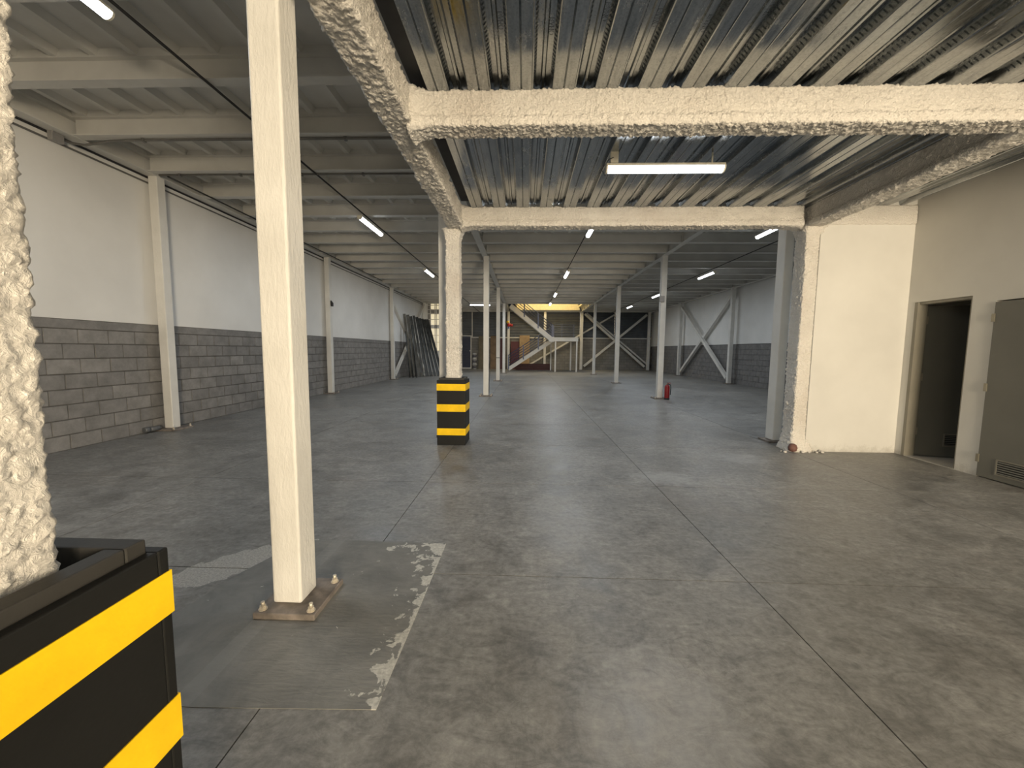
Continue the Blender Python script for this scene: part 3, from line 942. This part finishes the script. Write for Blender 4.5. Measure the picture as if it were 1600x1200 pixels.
for y, nm in ((14.05, 'white tube lamp of the right aisle between extinguisher column and wall cross brace'),
              (19.2, 'white tube lamp of the right aisle beside the near end of the wall cross brace'),
              (23.95, 'white tube lamp of the right aisle closest to the crossed braces of the far wall')):
    tube_lamp(6.28, y, z, 'y', nm, group='tube lamps of the right aisle')
lamp = tube_lamp(1.39, 4.17, 3.27, 'x', 'bright tube lamp hung crosswise under the galvanised deck', group=None, length=1.18, power=20, susp=0.14)
obj_local('socket', MB().box(-0.545, -0.47, -0.03, 0.03, 0.04, 0.16), 'housing', lamp)
obj_local('lead', MB().tube([(-0.50, 0, 0.16), (-0.50, -0.02, 0.10), (-0.57, -0.05, 0.06), (-0.64, -0.05, -0.04), (-0.60, -0.05, -0.10), (-0.56, -0.03, -0.04), (-0.55, 0, 0.02)], 0.004, 6), 'black_cable', lamp)

# ---- conduits and cables
def cable(name, pts, r, mat, label, cat):
    return tag(MB().tube(pts, r, 8).build(name, mat), label, cat)
ZC = ZB - 0.016
cable('conduit', [(-3.36, -3.5, ZC), (-3.36, 29.0, ZC)], 0.014, 'black_cable', 'dark lamp conduit running the length of the left aisle', 'conduit')
cable('conduit', [(1.43, 6.0, ZC), (1.43, 24.8, ZC)], 0.012, 'black_cable', 'dark lamp conduit running the length of the middle aisle', 'conduit')
cable('conduit', [(6.28, 6.0, ZC), (6.28, 28.9, ZC)], 0.012, 'black_cable', 'dark lamp conduit running the length of the right aisle', 'conduit')
o = thing('conduit', (-6.0, 5.3, ZC), 'grey conduit bending out of the wall junction box across a cross beam', 'conduit')
MB().tube([(-6.16, 5.26, 4.15), (-6.10, 5.30, 4.13), (-5.95, 5.33, 4.12), (-5.6, 5.34, ZC - 0.015), (-5.3, 5.345, ZC - 0.004), (-1.32, 5.345, ZC - 0.004)], 0.016, 8).build('pipe', 'conduit', o)
for xx in (-5.15, -8.4, -3.3, -2.4, -1.7):
    MB().box(xx - 0.018, xx + 0.018, 5.32, 5.37, ZC - 0.028, ZC + 0.014).build('clamp', 'conduit', o)
o = thing('conduit', (-5.9, 6.42, ZC), 'grey conduit along the cross beam over the near wall column', 'conduit')
MB().tube([(-5.95, 6.40, ZC), (-1.32, 6.40, ZC)], 0.014, 8).build('pipe', 'conduit', o)
for xx in (-5.6, -4.6, -3.6, -2.6):
    MB().box(xx - 0.016, xx + 0.016, 6.375, 6.425, ZC - 0.025, ZC + 0.014).build('clamp', 'conduit', o)
cable('conduit', [(-5.85, 6.45, ZC), (-5.85, 16.0, ZC)], 0.014, 'black_cable', 'thin dark conduit beside the left wall girder', 'conduit')
cable('conduit', [(-6.215, -8.2, 4.185), (-6.215, 24.0, 4.185)], 0.016, 'black_cable', 'dark conduit tight under the left wall girder', 'conduit')
cable('conduit', [(-6.215, -8.2, 4.10), (-6.215, 24.0, 4.10)], 0.014, 'conduit', 'grey conduit on the upper edge of the left white wall', 'conduit')
o = bev(MB().box(-6.197, -6.13, 5.1, 5.24, 4.08, 4.195).build('junction_box', 'grey_box'), 0.005)
tag(o, 'grey junction box on the conduit high on the left wall', 'junction box')
pts = [(-1.13, 6.36, 4.10), (-0.9, 6.36, 4.06), (-0.5, 6.36, 4.06), (-0.2, 6.36, 4.10), (0.2, 6.36, 4.13), (2.9, 6.36, 4.13), (3.2, 6.36, 4.08), (3.9, 6.36, 4.06)]
pts = [(p[0], 7.25, p[2] + 0.03) for p in pts]
cable('conduit', pts, 0.013, 'conduit', 'thin grey conduit sagging along the first cross beam beyond the sprayed opening', 'conduit')
cable('cable', [(-1.09, 11.95, 0.06), (-1.085, 11.96, 0.5), (-1.07, 11.97, 0.8), (-1.09, 11.96, 1.0)], 0.008, 'black_cable', 'short black cable hanging on the side of a white column', 'cable')
o = MB().box(-1.305, -1.135, 17.755, 17.768, 1.05, 1.075).build('tie_band', 'black_cable')
tag(o, 'dark tie band around a white aisle column', 'tie band')
o = bev(MB().box(3.93, 4.06, 11.70, 11.765, 2.86, 3.03).build('switch_box', 'grey_box'), 0.004)
tag(o, 'small grey switch box high on the column with the extinguisher', 'switch box')

# ================================================================== BRACES
def brace(ends, label, w=0.12, name='cross_brace'):
    t = thing(name, ends[0][0], label, 'brace')
    t.location.z = 0
    for a, b in ends:
        MB().obox(a, b, w, w).build('diagonal', 'white_steel', t)
    return t
brace([((4.32, 28.72, 0.28), (8.75, 28.72, 4.02)), ((4.32, 28.90, 4.08), (8.75, 28.90, 0.28))], 'large white crossed brace in front of the far block wall', 0.15)
brace([((0.2, 29.16, 0.25), (6.7, 29.16, 4.15)), ((4.5, 29.12, 4.15), (9.0, 29.12, 0.45))], 'thinner white crossed brace tight against the far wall sheeting', 0.11)
brace([((9.06, 17.75, 0.25), (9.06, 23.15, 3.95)), ((9.14, 17.75, 3.95), (9.14, 23.15, 0.25))], 'white cross brace between two columns on the right wall', 0.14)
brace([((-6.08, 18.12, 0.2), (-6.08, 23.58, 4.05)), ((-6.16, 18.12, 3.6), (-6.16, 23.58, 0.3))], 'white cross brace on the left wall behind the leaning poles', 0.12)

# ================================================================== STAIR
st = thing('steel_stair', (1.6, 26.6, 0), 'two-flight steel stair with white stringers, landing and dark railings at the far end', 'stair')
def flight(p0, p1, y0, y1, sd=0.22):
    """p0 lower (x, z), p1 upper (x, z)"""
    for y in (y0, y1):
        MB().obox((p0[0], y, p0[1]), (p1[0], y, p1[1]), 0.05, sd).build('stringer', 'white_steel', st)
    n = 12
    for i in range(1, n):
        x = p0[0] + (p1[0] - p0[0]) * i / n; z = p0[1] + (p1[1] - p0[1]) * i / n
        MB().box(x - 0.13, x + 0.13, y0, y1, z - 0.02, z + 0.02).build('tread', 'navy_metal', st)
    d = Vector((p1[0] - p0[0], 0, p1[1] - p0[1]))
    y = y0
    for k in range(5):
        dz = 0.24 + k * 0.18
        MB().tube([(p0[0], y, p0[1] + dz), (p1[0], y, p1[1] + dz)], 0.025 if k < 4 else 0.03, 6).build('rail', 'rail_blue', st)
    for i in range(4):
        f = i / 3
        x = p0[0] + d.x * f; z = p0[1] + d.z * f
        MB().box(x - 0.04, x + 0.04, y - 0.03, y + 0.03, z, z + 0.98).build('rail_post', 'rail_blue', st)
flight((1.78, 2.12), (-0.98, 4.32), 25.95, 26.85, 0.30)
flight((-1.12, 0.10), (1.95, 2.14), 27.0, 27.9, 0.24)
MB().box(1.75, 3.50, 25.92, 27.95, 2.02, 2.27).build('landing', 'white_steel', st)
MB().box(1.58, 1.92, 25.90, 25.98, 1.98, 2.30).build('stringer_end', 'white_steel', st)
for px, py in ((2.02, 25.98), (3.42, 25.98), (1.85, 27.9), (3.25, 27.9)):
    MB().box(px - 0.045, px + 0.045, py - 0.045, py + 0.045, 0, 2.02).build('landing_leg', 'white_steel', st)
for k in range(6):
    MB().tube([(1.78, 27.92, 2.5 + k * 0.145), (3.48, 27.92, 2.5 + k * 0.145)], 0.018, 6).build('landing_rail', 'rail_blue', st)
for px in (1.8, 2.6, 3.45):
    MB().box(px - 0.02, px + 0.02, 27.9, 27.94, 2.27, 3.25).build('landing_post', 'rail_blue', st)

# ================================================================== FAR WALL OBJECTS
rd = thing('roller_door', (-4.5, 29.2, 0), 'dark slatted roller door with white strip painted as daylight gap in the far wall', 'door')
for i in range(24):
    z = 0.08 + i * 0.097
    MB().prism([(29.23, z), (29.20, z + 0.02), (29.20, z + 0.07), (29.23, z + 0.09), (29.27, z + 0.09), (29.27, z)], 'x', -4.75, -4.05).build('slat', 'navy_metal', rd)
MB().box(-4.75, -4.0, 29.1, 29.28, 0.0, 0.075).build('daylight_strip', 'bucket_white', rd)  # white strip stands in for daylight showing under the door
MB().box(-4.75, -3.98, 29.12, 29.28, 2.40, 2.47).build('head_rail', 'white_steel', rd)
MB().box(-4.05, -3.99, 29.15, 29.28, 0.075, 2.40).build('side_rail', 'white_steel', rd)
MB().box(-4.13, -4.07, 29.15, 29.2, 1.28, 1.38).build('lock', 'pale_steel', rd)
for i, lb in enumerate(('lowest white bucket of the stack by the roller door', 'middle white bucket of the stack by the roller door', 'topmost white bucket of the stack by the roller door')):
    zz = 0.0 + i * 0.39
    b = thing('bucket', (-3.66, 28.5, zz), lb, 'bucket', 'stacked white buckets')
    MB().lathe((-3.66, 28.5, zz), [(0.135, 0), (0.155, 0.34), (0.17, 0.34), (0.17, 0.37), (0.16, 0.385)], 16).build('pail', 'bucket_white', b)
    MB().lathe((-3.66, 28.5, zz), [(0.146, 0.09), (0.156, 0.25)], 16).build('printed_band', 'bucket_print', b)
def board(x0, x1, z1, y, lean, mat, label, th=0.04, name='board', cat='board'):
    m = MB()
    m.v = [(x0, y - lean, 0), (x1, y - lean, 0), (x1, y - lean + th, 0), (x0, y - lean + th, 0), (x0, y, z1), (x1, y, z1), (x1, y + th, z1), (x0, y + th, z1)]
    m.f = [(0, 3, 2, 1), (4, 5, 6, 7), (0, 1, 5, 4), (1, 2, 6, 5), (2, 3, 7, 6), (3, 0, 4, 7)]; m.sm = [False] * 6
    return tag(m.build(name, mat), label, cat)
board(-3.45, -2.92, 2.42, 29.15, 0.25, 'wood_olive', 'dark olive wooden sheet leaning on the far wall beside the buckets')
board(-2.55, -2.02, 2.45, 29.12, 0.3, 'wood_brown', 'brown wooden sheet leaning on the far wall between white columns')
board(-1.95, -1.45, 2.25, 29.15, 0.2, 'maroon_dark', 'dark maroon sheet leaning beside the brown wooden sheet')
board(-1.05, -0.42, 2.05, 29.15, 0.2, 'maroon', 'maroon sheet leaning on the far wall behind the lower railing')
board(-0.40, 0.35, 2.5, 29.1, 0.3, 'wood_tan', 'pale tan board leaning on the far wall behind the lower stair flight')
for i in range(3):
    z0 = i * 0.15
    m = MB()
    m.box(-0.65, 1.95, 28.05, 28.25, z0 + 0.0, z0 + 0.02).box(-0.65, 1.95, 28.05, 28.25, z0 + 0.125, z0 + 0.145).box(-0.65, 1.95, 28.14, 28.16, z0 + 0.02, z0 + 0.125)
    tag(m.build('steel_joist', 'maroon_dark'), ('lowest', 'middle', 'topmost')[i] + ' dark red steel joist of the pile under the stair', 'joist', 'dark red joists under the stair')
s = thing('hanging_signal', (-1.12, 27.45, 3.0), 'small red and yellow signal lamp on the lit post by the stair', 'signal')
MB().lathe((-1.2, 27.45, 3.28), [(0.08, 0), (0.10, 0.06), (0.08, 0.16)], 10).build('yellow_cap', 'yellow_plastic', s)
MB().lathe((-1.12, 27.45, 3.04), [(0.10, 0), (0.13, 0.08), (0.11, 0.22)], 10).build('red_body', 'red_plastic', s)
MB().tube([(-1.05, 27.4, 3.14), (-0.85, 27.4, 3.12)], 0.07, 8, 0.09).build('horn', 'red_plastic', s)
MB().box(-1.19, -1.09, 27.4, 27.5, 2.90, 3.04).build('blue_base', 'blue_plastic', s)
MB().box(-1.2, -1.12, 27.45, 28.62, 3.1, 3.16).build('bracket', 'pale_steel', s)

# ---- leaning steel poles
pole_specs = []
rng = random.Random(3)
NPOLE = 9
for i in range(NPOLE):
    f = i / (NPOLE - 1)
    bx = -5.75 + 1.35 * f
    by = 19.7 + 1.05 * f
    ty = 19.5 + 3.6 * f
    h = 3.15 - 0.05 * rng.random()
    pole_specs.append(((bx, by, 0.0), (-6.02 + 0.25 * f, ty, h + 0.05 * rng.random())))
for i, (a, b) in enumerate(pole_specs):
    a = Vector(a); b = Vector(b)
    t = thing('steel_pole', a, 'long dark steel channel leaning against the left wall brace', 'steel pole', 'dark steel channels leaning by the left wall')
    w = 0.135 if i % 3 else 0.11
    MB().obox(a + Vector((0, 0, 0.03)), b, w, 0.05, up=(0.3, -1, 0)).build('web', 'dark_steel', t)
    off = Vector((w / 2, -0.03, 0))
    MB().obox(a + Vector((0, 0, 0.03)) + off, b + off, 0.018, 0.09, up=(0.3, -1, 0)).build('flange', 'pale_steel' if i in (3, 10) else 'dark_steel', t)
    off = Vector((-w / 2, -0.03, 0))
    MB().obox(a + Vector((0, 0, 0.03)) + off, b + off, 0.018, 0.09, up=(0.3, -1, 0)).build('flange', 'dark_steel', t)
for i, (a, b) in enumerate((((-5.72, 19.3, 0.0), (-5.93, 19.37, 2.3)), ((-5.55, 19.28, 0.0), (-5.75, 19.40, 1.95)), ((-5.38, 19.30, 0), (-5.62, 19.42, 2.6)))):
    tag(MB().tube([a, b], 0.03, 8).build('steel_pole', 'dark_steel'), 'short dark round pipe standing in front of the leaning channels', 'steel pole', 'short pipes at the leaning channels')

# ---- fire extinguisher
fx, fy = 4.215, 11.62
e = thing('fire_extinguisher', (fx, fy, 0), 'red fire extinguisher standing at the foot of a white column', 'fire extinguisher')
MB().lathe((fx, fy, 0), [(0.07, 0), (0.073, 0.02), (0.073, 0.36), (0.06, 0.41), (0.03, 0.44)], 16).build('cylinder', 'extinguisher_red', e)
MB().lathe((fx, fy, 0), [(0.076, 0.0), (0.076, 0.05)], 16).build('foot_ring', 'black_cable', e)
MB().lathe((fx, fy, 0.44), [(0.02, 0), (0.02, 0.04)], 10).build('valve', 'hinge_steel', e)
MB().box(fx - 0.015, fx + 0.10, fy - 0.012, fy + 0.012, 0.475, 0.495).build('handle', 'extinguisher_red', e)
MB().tube([(fx + 0.02, fy, 0.46), (fx + 0.09, fy - 0.02, 0.44), (fx + 0.10, fy - 0.02, 0.34), (fx + 0.085, fy - 0.03, 0.14)], 0.012, 8).build('hose', 'black_cable', e)
# ---- foam rubble and red plug at the sprayed column foot
o = MB().lathe((3.86, 5.635, 0.0), [(0.02, 0.0), (0.05, 0.015), (0.06, 0.055), (0.045, 0.1), (0.02, 0.115)], 14).build('clay_plug', 'red_tile')
tag(o, 'round reddish clay plug at the foot of the sprayed column', 'plug')
rub = []
rr_ = random.Random(5)
for i in range(9):
    x, y, r = 3.70 + (i % 5) * 0.085 + rr_.random() * 0.02, 5.57 + (i // 5) * 0.055, 0.014 + rr_.random() * 0.014
    if abs(x - 3.86) < 0.09: x += 0.36
    m = MB().lathe((x, y, 0), [(r * 0.7, 0), (r, r * 0.4), (r * 0.8, r * 0.9), (r * 0.3, r * 1.15)], 8)
    m.v = [(v[0] + rr_.uniform(-0.2, 0.2) * r, v[1] + rr_.uniform(-0.2, 0.2) * r, v[2] if v[2] < 0.001 else v[2] + rr_.uniform(-0.1, 0.1) * r) for v in m.v]
    tag(m.build('foam_lump', 'spray'), 'small fallen lump of spray foam at the column foot by the clay plug', 'foam lump', 'foam lumps at the sprayed column foot')
